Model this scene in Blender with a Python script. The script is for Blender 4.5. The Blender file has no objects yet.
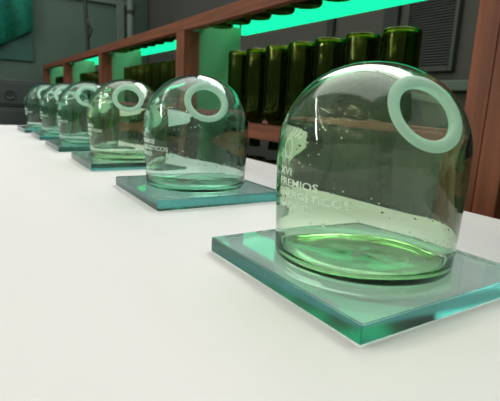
import bpy, bmesh, math, random
from mathutils import Vector, Matrix
random.seed(7)
C = bpy.context.scene.collection
PI = math.pi
D = bpy.data
SC = bpy.context.scene

# ------------------------------------------------------------------ materials
def mat(name):
    m = D.materials.new(name); m.use_nodes = True
    nt = m.node_tree
    for n in list(nt.nodes): nt.nodes.remove(n)
    out = nt.nodes.new('ShaderNodeOutputMaterial')
    return m, nt, out

def node(nt, kind, **kw):
    n = nt.nodes.new(kind)
    for k, v in kw.items():
        if k in n.inputs: n.inputs[k].default_value = v
        else: setattr(n, k, v)
    return n

def noise_bump(nt, bsdf, scale, strength, dist=0.001, detail=3, stretch=None, socket='Normal'):
    tc = node(nt, 'ShaderNodeTexCoord')
    mp = node(nt, 'ShaderNodeMapping')
    if stretch: mp.inputs['Scale'].default_value = stretch
    nz = node(nt, 'ShaderNodeTexNoise', Scale=scale, Detail=detail)
    bp = node(nt, 'ShaderNodeBump', Strength=strength, Distance=dist)
    nt.links.new(tc.outputs['Object'], mp.inputs['Vector'])
    nt.links.new(mp.outputs[0], nz.inputs['Vector'])
    nt.links.new(nz.outputs[0], bp.inputs['Height'])
    nt.links.new(bp.outputs[0], bsdf.inputs[socket])
    return mp, nz, bp

def plain(name, col, rough=0.6, var=0.08, scale=8.0, bump=0.0, metal=0.0, stretch=None, spec=0.5):
    m, nt, out = mat(name)
    b = node(nt, 'ShaderNodeBsdfPrincipled', Roughness=rough, Metallic=metal)
    b.inputs['Specular IOR Level'].default_value = spec
    tc = node(nt, 'ShaderNodeTexCoord'); mp = node(nt, 'ShaderNodeMapping')
    if stretch: mp.inputs['Scale'].default_value = stretch
    nz = node(nt, 'ShaderNodeTexNoise', Scale=scale, Detail=4)
    r = node(nt, 'ShaderNodeValToRGB')
    lo = [c*(1-var) for c in col]; hi = [min(1, c*(1+var)) for c in col]
    r.color_ramp.elements[0].position = .3; r.color_ramp.elements[1].position = .7
    r.color_ramp.elements[0].color = (*lo, 1); r.color_ramp.elements[1].color = (*hi, 1)
    L = nt.links.new
    L(tc.outputs['Object'], mp.inputs[0]); L(mp.outputs[0], nz.inputs['Vector']); L(nz.outputs[0], r.inputs[0])
    L(r.outputs[0], b.inputs['Base Color']); L(b.outputs[0], out.inputs[0])
    if bump:
        bp = node(nt, 'ShaderNodeBump', Strength=bump, Distance=0.001)
        L(nz.outputs[0], bp.inputs['Height']); L(bp.outputs[0], b.inputs['Normal'])
    return m

def glass(name, absorb, density, rough=0.0, bump=None, tint=(1, 1, 1), bubbles=False, ior=1.5):
    m, nt, out = mat(name)
    g = node(nt, 'ShaderNodeBsdfGlass', Roughness=rough, IOR=ior)
    g.inputs['Color'].default_value = (*tint, 1)
    if bump:
        mp, nz, bp = noise_bump(nt, g, bump[0], bump[1], bump[2], detail=2)
        if bubbles:
            v = node(nt, 'ShaderNodeTexVoronoi', Scale=150.0)
            rr = node(nt, 'ShaderNodeMapRange'); rr.inputs['From Max'].default_value = .16
            rr.inputs['To Min'].default_value = 1; rr.inputs['To Max'].default_value = 0
            b2 = node(nt, 'ShaderNodeBump', Strength=.22, Distance=.0004)
            L = nt.links.new
            L(mp.outputs[0], v.inputs['Vector']); L(v.outputs['Distance'], rr.inputs['Value'])
            L(rr.outputs[0], b2.inputs['Height']); L(bp.outputs[0], b2.inputs['Normal']); L(b2.outputs[0], g.inputs['Normal'])
    nt.links.new(g.outputs[0], out.inputs['Surface'])
    if density:
        va = node(nt, 'ShaderNodeVolumeAbsorption', Density=density)
        va.inputs['Color'].default_value = (*absorb, 1)
        nt.links.new(va.outputs[0], out.inputs['Volume'])
    return m

def emis(name, col, s):
    m, nt, out = mat(name)
    e = node(nt, 'ShaderNodeEmission', Strength=s); e.inputs['Color'].default_value = (*col, 1)
    nt.links.new(e.outputs[0], out.inputs[0]); return m

def wood(name, axis):
    st = [14, 14, 14]; st[axis] = .8
    m = plain(name, (.170, .050, .022), rough=.65, var=.35, scale=6.0, bump=.15, stretch=st)
    return m

M = dict(
    table=plain('white_laminate', (.745, .735, .75), rough=.55, var=.012, scale=3, spec=.25),
    dome=glass('recycled_lime_glass', (.52, .86, .42), 150, bump=(22, .10, .003), bubbles=True),
    dome_teal=glass('recycled_teal_glass', (.33, .82, .60), 165, bump=(22, .10, .003), bubbles=True),
    plate=glass('float_glass', (.15, .66, .63), 19),
    plate_edge=glass('float_glass_edge', (.15, .66, .63), 19, rough=.13),
    bottle=glass('bottle_green_glass', (1, 1, 1), 0, tint=(.42, .50, .17)),
    wood_x=wood('reddish_wood_along', 0), wood_z=wood('reddish_wood_upright', 2), wood_y=wood('reddish_wood_deep', 1),
    green_lit_board=plain('green_lit_shelf_lining', (.20, .48, .28), rough=.6, var=.03),  # pale lining with the green LED light mixed into its colour
    led=emis('green_led', (.01, 1, .42), 1.25),
    wall=plain('grey_wall_paint', (.060, .105, .080), rough=.8, var=.06, scale=2),
    wall_back=plain('warm_grey_wall_paint', (.062, .060, .054), rough=.8, var=.06, scale=2),
    wall_pale=plain('pale_green_wall_paint', (.40, .54, .44), rough=.8, var=.03),
    wall_light=plain('grey_trim_paint', (.10, .135, .11), rough=.7, var=.05),
    dark=plain('charcoal_panel', (.02, .023, .022), rough=.7, var=.1),
    cabinet=plain('grey_cabinet_paint', (.034, .046, .045), rough=.55, var=.08),
    emblem=plain('dark_emblem', (.015, .022, .022), rough=.5),
    louver=plain('louvered_metal', (.040, .044, .038), rough=.5, var=.06),
    cable=plain('black_rubber', (.008, .009, .01), rough=.5),
    pipe=plain('grey_pipe_paint', (.12, .155, .13), rough=.5, var=.04),
    floor=plain('dark_concrete', (.10, .10, .095), rough=.7, var=.15, scale=3),
    ceiling=plain('grey_ceiling_paint', (.4, .41, .4), rough=.9),
    leg=plain('white_painted_steel', (.7, .7, .68), rough=.4),
)
# frosted ground glass
m, nt, out = mat('ground_frosted_glass')
g1 = node(nt, 'ShaderNodeBsdfPrincipled', Roughness=.55)
g1.inputs['Base Color'].default_value = (.70, .93, .84, 1)
g1.inputs['Transmission Weight'].default_value = .35
tl = node(nt, 'ShaderNodeBsdfTranslucent'); tl.inputs['Color'].default_value = (.70, .95, .84, 1)
mx = node(nt, 'ShaderNodeMixShader'); mx.inputs[0].default_value = .35
nt.links.new(g1.outputs[0], mx.inputs[1]); nt.links.new(tl.outputs[0], mx.inputs[2]); nt.links.new(mx.outputs[0], out.inputs[0])
M['frost'] = m
# etched lettering
m, nt, out = mat('etched_lettering')
df = node(nt, 'ShaderNodeBsdfDiffuse'); df.inputs['Color'].default_value = (.88, .95, .9, 1)
tl = node(nt, 'ShaderNodeBsdfTranslucent'); tl.inputs['Color'].default_value = (.88, .95, .9, 1)
m1 = node(nt, 'ShaderNodeMixShader'); m1.inputs[0].default_value = .4
tp = node(nt, 'ShaderNodeBsdfTransparent')
m2 = node(nt, 'ShaderNodeMixShader'); m2.inputs[0].default_value = .25
nt.links.new(df.outputs[0], m1.inputs[1]); nt.links.new(tl.outputs[0], m1.inputs[2])
nt.links.new(m1.outputs[0], m2.inputs[1]); nt.links.new(tp.outputs[0], m2.inputs[2]); nt.links.new(m2.outputs[0], out.inputs[0])
M['etch'] = m
# teal sequined cloth
m, nt, out = mat('teal_sequin_cloth')
b = node(nt, 'ShaderNodeBsdfPrincipled', Roughness=.35, Metallic=.3)
tc = node(nt, 'ShaderNodeTexCoord'); v = node(nt, 'ShaderNodeTexVoronoi', Scale=70.0)
n2 = node(nt, 'ShaderNodeTexNoise', Scale=2.2, Detail=3)
r1 = node(nt, 'ShaderNodeValToRGB'); r1.color_ramp.elements[0].color = (.008, .12, .085, 1); r1.color_ramp.elements[1].color = (.04, .32, .26, 1)
r1.color_ramp.elements[0].position = .35; r1.color_ramp.elements[1].position = .7
mxc = node(nt, 'ShaderNodeMix', data_type='RGBA'); mxc.inputs[0].default_value = .12
nt.links.new(tc.outputs['Object'], v.inputs['Vector']); nt.links.new(tc.outputs['Object'], n2.inputs['Vector'])
nt.links.new(n2.outputs[0], r1.inputs[0]); nt.links.new(r1.outputs[0], mxc.inputs[6]); nt.links.new(v.outputs['Color'], mxc.inputs[7])
hs = node(nt, 'ShaderNodeMix', data_type='RGBA', blend_type='MULTIPLY'); hs.inputs[0].default_value = 1
hs.inputs[7].default_value = (.35, 1, .85, 1)
nt.links.new(mxc.outputs[2], hs.inputs[6]); nt.links.new(hs.outputs[2], b.inputs['Base Color'])
bp = node(nt, 'ShaderNodeBump', Strength=.5, Distance=.004); nt.links.new(v.outputs['Distance'], bp.inputs['Height']); nt.links.new(bp.outputs[0], b.inputs['Normal'])
nt.links.new(b.outputs[0], out.inputs[0])
M['teal'] = m

# ------------------------------------------------------------------ mesh helpers
def link(name, bm, m, parent=None, smooth=False, loc=None, bevel=0.0):
    bmesh.ops.recalc_face_normals(bm, faces=bm.faces[:])
    me = D.meshes.new(name)
    if smooth:
        for f in bm.faces: f.smooth = True
    bm.to_mesh(me); bm.free()
    me.materials.append(m)
    o = D.objects.new(name, me); C.objects.link(o)
    if parent: o.parent = parent
    if loc: o.location = loc
    if bevel:
        bv = o.modifiers.new('bevel', 'BEVEL'); bv.width = bevel; bv.segments = 2; bv.limit_method = 'ANGLE'
    return o

def box(bm, x0, x1, y0, y1, z0, z1):
    vs = [bm.verts.new((x, y, z)) for x in (x0, x1) for y in (y0, y1) for z in (z0, z1)]
    for f in ((0, 1, 3, 2), (4, 6, 7, 5), (0, 4, 5, 1), (2, 3, 7, 6), (0, 2, 6, 4), (1, 5, 7, 3)):
        bm.faces.new([vs[i] for i in f])

def boxes(*bs):
    bm = bmesh.new()
    for b in bs: box(bm, *b)
    return bm

def lathe(bm, prof, seg, closed=False):
    """prof: list of (r,z); r==0 makes a pole"""
    rings = []
    for r, z in prof:
        if r < 1e-7: rings.append([bm.verts.new((0, 0, z))])
        else: rings.append([bm.verts.new((r*math.cos(2*PI*i/seg), r*math.sin(2*PI*i/seg), z)) for i in range(seg)])
    n = len(rings)
    for k in range(n if closed else n-1):
        a, b = rings[k], rings[(k+1) % n]
        for i in range(seg):
            j = (i+1) % seg
            if len(a) == 1 and len(b) == 1: continue
            if len(a) == 1: bm.faces.new((a[0], b[i], b[j]))
            elif len(b) == 1: bm.faces.new((a[i], b[0], a[j]))
            else: bm.faces.new((a[i], b[i], b[j], a[j]))
    return rings

def tube(bm, pts, rad, seg=10):
    pts = [Vector(p) for p in pts]; rings = []
    for k, p in enumerate(pts):
        t = (pts[min(k+1, len(pts)-1)]-pts[max(k-1, 0)]).normalized()
        a = Vector((1, 0, 0)) if abs(t.x) < .9 else Vector((0, 1, 0))
        u = t.cross(a).normalized(); w = t.cross(u)
        r = rad[k] if isinstance(rad, (list, tuple)) else rad
        rings.append([bm.verts.new(p+u*r*math.cos(2*PI*i/seg)+w*r*math.sin(2*PI*i/seg)) for i in range(seg)])
    for a, b in zip(rings, rings[1:]):
        for i in range(seg): bm.faces.new((a[i], a[(i+1) % seg], b[(i+1) % seg], b[i]))
    bm.faces.new(rings[0]); bm.faces.new(rings[-1][::-1])

def thing(name, label, cat, loc=(0, 0, 0), rz=0, group=None):
    o = D.objects.new(name, None); C.objects.link(o); o.location = loc; o.rotation_euler = (0, 0, rz)
    o.empty_display_size = .02
    return tag(o, label, cat, group)

def tag(o, label, cat, group=None):
    o['label'] = label; o['category'] = cat
    if group: o['group'] = group
    return o

def struct(o):
    o['kind'] = 'structure'; return o

# ------------------------------------------------------------------ room
FX0, FX1, FY0, FY1, FZ, CZ = -4.4, 2.2, -3.2, 1.5, -.75, 2.7
struct(link('floor', boxes((FX0, FX1, FY0, FY1, FZ-.05, FZ)), M['floor']))
struct(link('ceiling', boxes((FX0, FX1, FY0, FY1, CZ, CZ+.05)), M['ceiling']))
struct(link('wall_left', boxes((FX0-.08, FX0, FY0, FY1, FZ-.05, CZ+.05)), M['wall']))
struct(link('wall_back', boxes((FX0-.08, FX1+.08, FY1, FY1+.08, FZ-.05, CZ+.05)), M['wall_back']))
struct(link('wall_right', boxes((FX1, FX1+.08, FY0, FY1, FZ-.05, CZ+.05)), M['wall_pale']))
struct(link('wall_front', boxes((FX0-.08, FX1+.08, FY0-.08, FY0, FZ-.05, CZ+.05)), M['wall_pale']))
# mouldings of the left (far end) wall
struct(link('trim_1', boxes((FX0, FX0+.03, .50, 1.36, .925, .965)), M['wall_light'], bevel=.004))
struct(link('trim_2', boxes((FX0, FX0+.035, 1.20, 1.27, FZ, .925)), M['wall_light'], bevel=.004))
# uprights between the back wall panels
struct(link('trim_3', boxes((-1.76, -1.715, FY1-.02, FY1, FZ, 1.4)), M['dark'], bevel=.003))
struct(link('trim_4', boxes((-1.405, -1.33, FY1-.02, FY1, FZ, 1.4)), M['dark'], bevel=.003))
struct(link('trim_5', boxes((-1.33, FX1, FY1-.03, FY1, .185, .222)), M['wall_light'], bevel=.004))
# louvered vent on back wall
vt = thing('louvered_vent', 'grey louvered vent panel on the back wall, behind the nearest shelf bay', 'vent', (-1.17, FY1, .445))
bm = boxes((-.115, -.10, -.024, -.001, -.19, .34), (.10, .115, -.024, -.001, -.19, .34), (-.10, .10, -.024, -.001, -.19, -.175), (-.10, .10, -.024, -.001, .325, .34))
link('frame', bm, M['louver'], vt, bevel=.002)
link('backing', boxes((-.10, .10, -.006, -.001, -.175, .325)), M['dark'], vt)
bm = bmesh.new()
for k in range(50):
    z = -.173+.0098*k
    vs = [(-.099, -.022, z), (.099, -.022, z), (.099, -.010, z+.0075), (-.099, -.010, z+.0075)]
    a = [bm.verts.new(v) for v in vs]; b = [bm.verts.new((v[0], v[1]+.001, v[2]+.0022)) for v in vs]
    bm.faces.new(a); bm.faces.new(b[::-1])
    for i in range(4): bm.faces.new((a[i], a[(i+1) % 4], b[(i+1) % 4], b[i]))
link('slats', bm, M['louver'], vt)

# ------------------------------------------------------------------ things at the far end
bm = bmesh.new()
y0, y1, zt = -.25, .50, 1.5
n = 26; gr = []
def zlow(y): return .477 + (y-.244)*.587
for side in (0, 1):
    g = []
    for i in range(n+1):
        y = y0+(y1-y0)*i/n
        w = .018*math.sin(i*1.15)+.01*math.sin(i*.47+1)
        g.append((bm.verts.new((FX0+.07+w+side*.004, y, zlow(y))), bm.verts.new((FX0+.07+w+side*.004, y, zt))))
    gr.append(g)
for g in gr:
    for a, b in zip(g, g[1:]): bm.faces.new((a[0], b[0], b[1], a[1]))
for k in (0, 1):
    for i in range(n): bm.faces.new((gr[0][i][k], gr[0][i+1][k], gr[1][i+1][k], gr[1][i][k]))
for i in (0, n): bm.faces.new((gr[0][i][0], gr[0][i][1], gr[1][i][1], gr[1][i][0]))
tag(link('sequin_drape', bm, M['teal'], smooth=True), 'teal sparkling cloth hanging high on the far wall with slanted hem', 'drape')
o = link('wall_banner', boxes((FX0+.002, FX0+.02, -.25, .495, .37, 1.5)), plain('dark_teal_board', (.014, .075, .06), .6, .1), bevel=.003)
tag(o, 'dark teal board on the far wall behind the sparkling cloth', 'board')

def cabinet(z0, z1, label, dia):
    c = thing('storage_case', label, 'case', (-3.95, .13, z0), 0, 'grey cases stacked against the far wall')
    h = z1-z0
    link('body', boxes((-.2, .2, -.5, .39, 0, h)), M['cabinet'], c, bevel=.006)
    link('front_panel', boxes((.2, .208, -.47, .37, .02, h-.02)), M['cabinet'], c, bevel=.003)
    bm = bmesh.new(); lathe(bm, [(0, 0), (dia, 0), (dia, .006), (dia*.8, .008), (dia*.6, .004), (0, .004)], 32)
    bmesh.ops.rotate(bm, verts=bm.verts, cent=(0, 0, 0), matrix=Matrix.Rotation(PI/2, 3, 'Y'))
    link('round_emblem', bm, M['emblem'], c, loc=(.208, .125, h*.45))
    return c
cabinet(-.75, -.365, 'grey case at the very bottom of the stack by the far wall', .03)
cabinet(-.36, .000, 'grey case under the one with the large round emblem, far left', .022)
cabinet(.005, .195, 'grey case with large round emblem, topmost in the far left stack', .038)

# black hanging cable
bm = bmesh.new()
tube(bm, [(-3.6, .764, CZ), (-3.6, .763, .78), (-3.6, .768, .65), (-3.602, .773, .555), (-3.6, .775, .42), (-3.6, .778, .1), (-3.59, .79, -.3), (-3.55, .80, -.74)], [.014]*8)
cb = tag(link('hanging_cable', bm, M['cable'], smooth=True), 'thick black cable hanging down in front of the far wall', 'cable')
bm = bmesh.new(); tube(bm, [(-3.6, .768, .668), (-3.59, .782, .615), (-3.59, .802, .580), (-3.59, .792, .55), (-3.6, .775, .52)], .010)
link('tied_loop', bm, M['cable'], cb, smooth=True)
# pipe at the far corner
pp = thing('wall_pipe', 'pale vertical pipe with dark clamp near the far wall corner', 'pipe', (-4.30, 1.305, FZ))
bm = bmesh.new(); tube(bm, [(0, 0, 0), (0, 0, CZ-FZ)], .032, 20); link('pipe_body', bm, M['pipe'], pp, smooth=False)
bm = bmesh.new(); tube(bm, [(0, 0, 1.60), (0, 0, 1.63)], .04, 20)
box(bm, -.1, -.03, -.012, .012, 1.602, 1.628); link('clamp', bm, M['dark'], pp)

# ------------------------------------------------------------------ table
TX0, TX1, TY0, TY1 = -1.705, .75, -.32, .469
tb = thing('display_table', 'long white table carrying the row of glass awards', 'table', (0, 0, FZ))
TH = -FZ
link('tabletop', boxes((TX0, TX1, TY0, TY1, TH-.03, TH)), M['table'], tb, bevel=.0015)
link('apron', boxes((TX0+.05, TX1-.05, TY0+.05, TY0+.07, TH-.11, TH-.031), (TX0+.05, TX1-.05, TY1-.07, TY1-.05, TH-.11, TH-.031),
     (TX0+.05, TX0+.07, TY0+.07, TY1-.07, TH-.11, TH-.031), (TX1-.07, TX1-.05, TY0+.07, TY1-.07, TH-.11, TH-.031)), M['leg'], tb)
for x in (TX0+.05, TX1-.10):
    for y in (TY0+.07, TY1-.12):
        link('leg', boxes((x+.02, x+.07, y, y+.05, 0, TH-.031)), M['leg'], tb, bevel=.003)

# ------------------------------------------------------------------ glass awards
T = .0107; S2 = .0743
HC = .066; RT = .0597; HT = .0588
def prof(z):
    if z <= HC:
        t = max(0, z/HC); t = t*t*(3-2*t)
        return .0578+.0019*t
    q = min(1, (z-HC)/HT)
    return RT*(1-q**2.15)**(1/2.05)
SEG = 112
def dome_mesh():
    bm = bmesh.new()
    outer = [(0, .0012), (.02, .0011), (.045, .0006), (.0540, .0001), (.0568, .0004), (.0577, .0022)]
    for k in range(1, 15): z = .0022+(HC-.0022)*k/14; outer.append((prof(z), z))
    for k in range(1, 27):
        a = PI/2*k/27; z = HC+HT*math.sin(a); outer.append((prof(z), z))
    outer.append((0, HC+HT))
    lathe(bm, outer, SEG)
    # inner wall
    w = .0019
    inner = [(0, .0034), (.012, .0032), (.025, .0027), (.04, .0023), (.051, .0023), (.0548, .0040), (.0562, .0085)]
    for k in range(3, 15): z = .0022+(HC-.0022)*k/14; inner.append((prof(z)-wall(z), z))
    for k in range(1, 27):
        a = PI/2*k/27; z = HC+(HT-w)*math.sin(a)
        ww = wall(z)
        q = (z-HC)/(HT-w); inner.append(((RT-ww)*(1-q**2.15)**(1/2.05), z))
    inner.append((0, HC+HT-w))
    bmesh.ops.recalc_face_normals(bm, faces=bm.faces[:])
    nout = len(bm.faces)
    iv = lathe(bm, inner, SEG)
    bm.faces.ensure_lookup_table()
    fi = bm.faces[nout:]
    bmesh.ops.recalc_face_normals(bm, faces=fi)
    bmesh.ops.reverse_faces(bm, faces=fi)          # the inside wall faces the air inside
    rnd = random.Random(3)
    ph = [rnd.uniform(0, 6) for _ in range(8)]
    for ring in iv:                      # hand-blown unevenness inside
        for v in ring:
            a = math.atan2(v.co.y, v.co.x); r = math.hypot(v.co.x, v.co.y)
            if r < 1e-6: continue
            d = .00022*math.sin(2*a+ph[0]+v.co.z*40)+.00007*math.sin(5*a+ph[1]-v.co.z*70)+.00006*math.sin(3*a+v.co.z*120+ph[2])
            if v.co.z < .012: v.co.z += 1.2*d*(r/.055)+.0004*math.sin(3*a+r*180)
            else:
                s = (r-d)/r; v.co.x *= s; v.co.y *= s
    return bm
AZ, EL = math.radians(-13.5), math.radians(31.3)
NRM = Vector((math.cos(AZ)*math.cos(EL), math.sin(AZ)*math.cos(EL), math.sin(EL)))
CUTD = .0556
CUT = Vector((0, 0, HC))+NRM*CUTD
def wall(z):                             # glass thicker towards the shoulder, thin again at the crown
    a = max(0, min(1, (z-.008)/.062)); b = max(0, min(1, (z-.056)/.036))
    return .0012+.0034*a-.0032*b*b*(3-2*b)
def cut_dome():
    bm = dome_mesh()
    bmesh.ops.bisect_plane(bm, geom=bm.verts[:]+bm.edges[:]+bm.faces[:], plane_co=CUT, plane_no=NRM, clear_outer=True, dist=1e-7)
    be = [e for e in bm.edges if e.is_boundary]
    ro = sorted({v for e in be for v in e.verts}, key=lambda v: (v.co-CUT).length)
    rin = (ro[0].co-CUT).length; rout = (ro[-1].co-CUT).length
    for f in bm.faces: f.smooth = True
    res = bmesh.ops.bridge_loops(bm, edges=be)
    for f in res['faces']:
        f.smooth = False
    for e in be: e.smooth = False
    return bm, rin, rout
bm, RIN, ROUT = cut_dome()
if bm.calc_volume(signed=True) > 4e-4 or bm.calc_volume(signed=True) < 0: bmesh.ops.recalc_face_normals(bm, faces=bm.faces[:])
dome_me = D.meshes.new('glass_dome'); bm.to_mesh(dome_me); bm.free(); dome_me.materials.append(M['dome'])

def rim_mesh():
    # ground lip of the mouth, axis +z of its own frame, sits on the cut
    bm = bmesh.new()
    ri, ro = RIN-.0003, ROUT+.0001
    pr = [(ri, -.0026), (ri-.0004, -.0005), (ri, .0007), (ri+.0009, .0012), ((ri+ro)/2, .00135), (ro-.0018, .0009), (ro-.0004, .0002), (ro-.0002, .00005),
          (ri+.0030, .00005), (ri+.0012, -.0004), (ri+.0010, -.0026)]
    lathe(bm, pr, 72, closed=True)
    q = NRM.to_track_quat('Z', 'Y').to_matrix().to_4x4()
    bmesh.ops.transform(bm, matrix=Matrix.Translation(CUT)@q, verts=bm.verts)
    bmesh.ops.recalc_face_normals(bm, faces=bm.faces[:])
    for f in bm.faces: f.smooth = True
    me = D.meshes.new('ground_rim'); bm.to_mesh(me); bm.free(); me.materials.append(M['frost'])
    return me
rim_me = rim_mesh()
teal_me = dome_me.copy(); teal_me.materials[0] = M['dome_teal']

def plate_mesh():
    bm = boxes((-S2, S2, -S2, S2, 0, T))
    bmesh.ops.recalc_face_normals(bm, faces=bm.faces[:])
    bmesh.ops.bevel(bm, geom=bm.edges[:], offset=.0006, segments=2, affect='EDGES')
    bm.normal_update()
    for f in bm.faces:
        if abs(f.normal.z) < .5: f.material_index = 1        # ground and polished edges, a little less clear
    me = D.meshes.new('base_plate'); bm.to_mesh(me); bm.free(); me.materials.append(M['plate']); me.materials.append(M['plate_edge'])
    return me
plate_me = plate_mesh()

def wrap(bm, a0, z0):
    """flat art in (u,v), thickness w -> onto the dome wall"""
    for v in bm.verts:
        u, h, w = v.co
        z = z0+h; a = a0+u/.0597
        r = prof(z)+.0002+w
        v.co = (r*math.cos(a), r*math.sin(a), z)

def text_bm(s, width, cap):
    cu = D.curves.new('t', 'FONT'); cu.body = s; cu.size = 1; cu.resolution_u = 3; cu.offset = .012
    ob = D.objects.new('t', cu); C.objects.link(ob)
    dg = bpy.context.evaluated_depsgraph_get()
    me = D.meshes.new_from_object(ob.evaluated_get(dg))
    bm = bmesh.new(); bm.from_mesh(me)
    D.objects.remove(ob); D.curves.remove(cu); D.meshes.remove(me)
    bmesh.ops.subdivide_edges(bm, edges=[e for e in bm.edges if e.calc_length() > .25], cuts=2)
    xs = [v.co.x for v in bm.verts]; x0, x1 = min(xs), max(xs)
    for v in bm.verts:
        v.co.x = (v.co.x-x0)/(x1-x0)*width; v.co.y = v.co.y*cap/.70; v.co.z = 0
    ext = bmesh.ops.extrude_face_region(bm, geom=bm.faces[:])
    for g in ext['geom']:
        if isinstance(g, bmesh.types.BMVert): g.co.z = .00012
    return bm
A0 = math.radians(-107)
lettering = []
for s, wd, zz in (('XVI', .0135, .0655), ('PREMIOS', .0352, .0590), ('ENERG\u00c9TICOS', .0545, .0522), ('MADRID', .0300, .0455)):
    bm = text_bm(s, wd, .0044); wrap(bm, A0, zz-T+.0006)
    bmesh.ops.recalc_face_normals(bm, faces=bm.faces[:])
    me = D.meshes.new('etched_lettering'); bm.to_mesh(me); bm.free(); me.materials.append(M['etch']); lettering.append(me)
# emblem: ring with four bowed strokes fanning above it
bm = bmesh.new()
def strip(pts, wd):
    va = []
    for k, p in enumerate(pts):
        p = Vector(p); t = (Vector(pts[min(k+1, len(pts)-1)])-Vector(pts[max(k-1, 0)])).normalized(); nn = Vector((-t.y, t.x))*wd/2
        va.append([bm.verts.new((p.x+s*nn.x, p.y+s*nn.y, z)) for s, z in ((-1, 0), (1, 0), (1, .0001), (-1, .0001))])
    for a, b in zip(va, va[1:]):
        for i in range(4): bm.faces.new((a[i], a[(i+1) % 4], b[(i+1) % 4], b[i]))
    bm.faces.new(va[0]); bm.faces.new(va[-1][::-1])
strip([(.0042*math.cos(t), .0058*math.sin(t)) for t in [2*PI*i/40 for i in range(41)]], .0006)
for k, (x0, y0, x1, y1) in enumerate(((-.002, .0068, .002, .0125), (.0015, .0068, .0055, .0125), (.005, .0066, .009, .0118), (.0085, .006, .0125, .0105))):
    pts = []
    for i in range(11):
        t = i/10; pts.append((x0+(x1-x0)*t+.0018*math.sin(PI*t), y0+(y1-y0)*t))
    strip(pts, .0006)
wrap(bm, math.radians(-99), .0790-T+.003)
bmesh.ops.recalc_face_normals(bm, faces=bm.faces[:])
emb_me = D.meshes.new('etched_emblem'); bm.to_mesh(emb_me); bm.free(); emb_me.materials.append(M['etch'])

AW = [(-.2066, .2184, .8), (-.4808, .2226, 0), (-.7432, .2178, .3), (-.9885, .2100, 1.6), (-1.2285, .2071, 1.2), (-1.4440, .1940, 2.8)]
LB = ['large clear green glass dome award nearest the camera, lettering readable',
      'green glass dome award on square plate, second from the camera',
      'yellower green glass dome award, third from the camera',
      'green glass dome award, fourth from the camera in the row',
      'green glass dome award, second from the far end of the row',
      'smallest looking green glass dome award, at the far end of the row']
for i, (x, y, dg) in enumerate(AW):
    a = thing('glass_award', LB[i], 'award', (x, y, .0003), math.radians(dg), 'dome awards lined up on the white table')
    def ch(nm, me, z=0, par=a, lab=None):
        o = D.objects.new(nm, me); C.objects.link(o); o.parent = par; o.location = (0, 0, z)
        if lab: o['label'] = lab
        return o
    ch('base_plate', plate_me, 0, lab='thick square glass plate with teal edges')
    me = dome_me
    if i not in (0, 2):
        me = teal_me
    dm = ch('glass_dome', me, T+.0002)
    ch('ground_rim', rim_me, 0, dm, 'frosted ring round the mouth')
    ch('etched_emblem', emb_me, 0, dm, 'etched white emblem')
    for me in lettering: ch('etched_lettering', me, 0, dm, 'etched white lettering')

# ------------------------------------------------------------------ wooden shelf units
YF, YB = .5457, .742
PW = .03; WD = .978; B0 = -.3325
ORD = ['leftmost', 'second', 'third', 'fourth', 'fifth', 'sixth', 'seventh', 'eighth', 'ninth', 'tenth']
def shelf_unit(xl, xr, label):
    u = thing('shelf_unit', label, 'shelf', ((xl+xr)/2, YF, FZ), 0, 'wooden bottle shelf units standing side by side')
    c = (xl+xr)/2; L = xl-c+.0004; R = xr-c-.0004; z = lambda v: v-FZ; d = YB-YF
    for x in (L, R-PW):
        link('post', boxes((x, x+PW, 0, .050, 0, z(.3057))), M['wood_z'], u, bevel=.0012)  # made deep so brown wood stands in for the divider's unlit front
    link('top_rail', boxes((L, R, 0, .022, z(.306), z(.337))), M['wood_x'], u, bevel=.0012)
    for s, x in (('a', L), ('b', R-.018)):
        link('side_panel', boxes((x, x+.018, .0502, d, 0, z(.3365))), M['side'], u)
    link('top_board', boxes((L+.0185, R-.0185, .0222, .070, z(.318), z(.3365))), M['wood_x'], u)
    for zt in (.0596, -.215):
        link('shelf_rail', boxes((L+PW, R-PW, .001, .0215, z(zt-.030), z(zt))), M['wood_x'], u, bevel=.0012)
        link('shelf_board', boxes((L+.0305, R-.0305, .0222, .076, z(zt-.018), z(zt-.001)), (L+.0182, R-.0182, .112, d, z(zt-.018), z(zt-.001))), M['wood_x'], u)
    link('light_panel', boxes((L+.0185, R-.0185, d+.001, d+.016, z(.3155), z(.372))), M['led'], u)['label'] = 'glowing green light panel'
    return u
M['side'] = plain('green_lit_side_lining', (.11, .44, .20), rough=.6, var=.06, scale=5, stretch=(3, 3, .6))  # green spill of the light panel painted into the divider colour
ULB = ['wooden shelf unit nearest the camera, only its post in view at right edge',
       'wooden shelf unit with the large green bottles behind the two nearest awards',
       'wooden shelf unit holding a packed row of dark bottles, second visible bay',
       'small looking wooden shelf unit, second from the far end',
       'wooden shelf unit at the far end of the run']
UN = [(B0, B0+WD)]+[(B0-(j+1)*WD, B0-j*WD) for j in range(4)]
for (a, b), lb in zip(UN, ULB): shelf_unit(a, b, lb)

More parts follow.
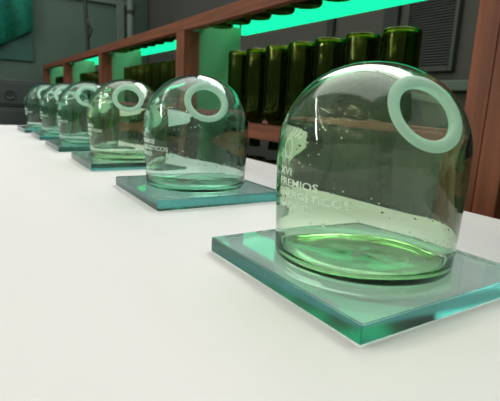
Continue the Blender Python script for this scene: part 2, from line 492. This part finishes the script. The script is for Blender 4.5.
# ---- bottles, hung neck down in the slots
def bottle_mesh():
    bm = bmesh.new()
    R = .0335
    # z=0 at the shelf top, base up
    o = [(.0145, -.062), (.0155, -.060), (.0155, -.054), (.0138, -.052), (.0136, -.008), (.0165, .0), (.024, .010), (.0305, .021), (R, .034), (R, .110), (R, .176), (R-.0012, .1815), (R-.005, .1842),
         (R-.011, .1838), (.016, .176), (.008, .168), (0, .166)]
    i = [(0, .1635), (.008, .1655), (.0165, .1735), (R-.008, .1800), (R-.0035, .1785), (R-.0026, .174), (R-.0026, .110), (R-.0026, .034), (.028, .021), (.0215, .010), (.014, .0), (.0108, -.008), (.0105, -.052), (.0105, -.062)]
    lathe(bm, o+i, 36)
    # close mouth between first outer and last inner ring
    be = [e for e in bm.edges if e.is_boundary]
    bmesh.ops.bridge_loops(bm, edges=be)
    bmesh.ops.recalc_face_normals(bm, faces=bm.faces[:])
    for f in bm.faces: f.smooth = True
    me = D.meshes.new('glass_bottle'); bm.to_mesh(me); bm.free(); me.materials.append(M['bottle'])
    return me
bot_me = bottle_mesh()
BAY = ['nearest shelf bay', 'second shelf bay', 'third shelf bay', 'farthest shelf bay']
YBOT = .640
def bottle(x, z, label, group):
    o = D.objects.new('glass_bottle', bot_me); C.objects.link(o)
    o.location = (x, YBOT, z); o.rotation_euler = (0, 0, random.uniform(0, 6))
    tag(o, label, 'bottle', group)
counts = [(-1.109, 7), (-2.10, 9), (-3.07, 8), (-4.03, 7)]
for j, (xs, nb) in enumerate(counts):
    for k in range(nb):
        w = 'leftmost' if k == 0 else ORD[k]+' from left,'
        bottle(xs+.0913*k, .0592, f'{w} upside-down green bottle in the {BAY[j]}'.replace('leftmost upside', 'leftmost upside'), f'upside-down bottles in the {BAY[j]}')
for k in range(7):
    w = 'leftmost' if k == 0 else ORD[k]+' from left,'
    bottle(-1.109+.0913*k, -.2154, f'{w} lower row green bottle below the {BAY[0]}', 'lower row of upside-down bottles')

# ---- cut-off bottle ends under the top boards
bm = bmesh.new()
lathe(bm, [(0, -.0125), (.012, -.0125), (.022, -.0150), (.029, -.0150), (.0325, -.011), (.0335, -.004), (.0335, -.0002), (.0305, -.0002), (.0305, -.004), (.028, -.0110), (.021, -.0118), (.011, -.0095), (0, -.0095)], 36)
bmesh.ops.recalc_face_normals(bm, faces=bm.faces[:])
for f in bm.faces: f.smooth = True
end_me = D.meshes.new('bottle_end'); bm.to_mesh(end_me); bm.free(); end_me.materials.append(M['bottle'])
for j, (xs, nb) in enumerate(((-1.135, 6), (-2.10, 8))):
    for k in range(nb):
        o = D.objects.new('bottle_end', end_me); C.objects.link(o); o.location = (xs+.0913*k, .590, .318)
        w = 'leftmost' if k == 0 else ORD[k]+' from left,'
        tag(o, f'{w} green glass disc under the top rail, {BAY[j]}', 'bottle end', f'green glass discs under the top rail, {BAY[j]}')

# ------------------------------------------------------------------ lights
def area(name, loc, target, sx, sy, power, col=(1, 1, 1), spread=PI):
    l = D.lights.new(name, 'AREA'); l.shape = 'RECTANGLE'; l.size = sx; l.size_y = sy; l.energy = power; l.color = col; l.spread = spread
    o = D.objects.new(name, l); C.objects.link(o); o.location = loc
    o.rotation_euler = (Vector(target)-Vector(loc)).to_track_quat('-Z', 'Y').to_euler()
    return o
    return o
area('skylight', (-1.7, .40, 2.62), (-1.7, .401, 0), 4.0, 2.0, 37, (1, .965, .985))
area('added_back_light', (-1.4, 1.47, 1.95), (-1.4, 0, 1.95), 3.4, 1.1, 66, (.99, 1, .98))  # added light high on the back wall for dome-top reflections, no real window
def strip_light(name, a, b, nrm, wd, power):
    a, b = Vector(a), Vector(b); x = (b-a).normalized(); z = -Vector(nrm).normalized(); z = (z-x*z.dot(x)).normalized(); y = z.cross(x)
    o = area(name, (a+b)/2, (0, 0, 0), (b-a).length, wd, power)
    m = Matrix.Identity(4)
    for i in range(3): m[i][0], m[i][1], m[i][2] = x[i], y[i], z[i]
    m.translation = (a+b)/2; o.matrix_world = m
strip_light('gap_in_drapes', (-1.5, -3.05, .85), (-2.85, -3.05, 2.55), (0, 1, 0), .08, 38)
strip_light('tube_lamp', (-2.85, -2.95, 2.62), (-3.05, -.8, 2.62), (0, 0, -1), .06, 26)
for k in range(55):
    p = D.lights.new('festoon_bulb', 'POINT'); p.energy = 1.15; p.color = (1, .80, .50); p.shadow_soft_size = .019
    o = D.objects.new('festoon_bulb', p); C.objects.link(o)
    o.location = (random.uniform(-1.6, 1.4), random.uniform(-2.9, -1.2), random.uniform(1.0, 2.5))

w = D.worlds.new('World'); SC.world = w; w.use_nodes = True
w.node_tree.nodes['Background'].inputs[0].default_value = (.5, .62, .55, 1); w.node_tree.nodes['Background'].inputs[1].default_value = .05

# ------------------------------------------------------------------ camera
F, PITCH, ROLL, YAW, H = 449.6, math.radians(12.14), math.radians(2.75), math.radians(58.06), .1642*.65
fw = Vector((-math.sin(YAW)*math.cos(PITCH), math.cos(YAW)*math.cos(PITCH), -math.sin(PITCH)))
r = Vector((math.cos(YAW), math.sin(YAW), 0)); u = r.cross(fw)
r2 = math.cos(ROLL)*r+math.sin(ROLL)*u; u2 = -math.sin(ROLL)*r+math.cos(ROLL)*u
cam = D.cameras.new('Camera'); co = D.objects.new('Camera', cam); C.objects.link(co)
mw = Matrix.Identity(4)
for i in range(3): mw[i][0], mw[i][1], mw[i][2] = r2[i], u2[i], -fw[i]
mw.translation = Vector((0, 0, H)); co.matrix_world = mw
cam.sensor_width = 36; cam.sensor_fit = 'HORIZONTAL'; cam.lens = F/500*36; cam.clip_start = .005; cam.clip_end = 50
cam.dof.use_dof = True; cam.dof.focus_distance = .33; cam.dof.aperture_fstop = 20
SC.camera = co

cy = SC.cycles
cy.max_bounces = 28; cy.transmission_bounces = 24; cy.glossy_bounces = 8; cy.diffuse_bounces = 5; cy.transparent_max_bounces = 16
cy.caustics_reflective = True; cy.caustics_refractive = True; cy.blur_glossy = 0
cy.sample_clamp_indirect = 8
cy.use_denoising = True
try: cy.denoiser = 'OPENIMAGEDENOISE'
except Exception: pass
vs = SC.view_settings
vs.view_transform = 'Standard'; vs.look = 'None'; vs.gamma = 1; vs.exposure = -.06; vs.use_curve_mapping = False
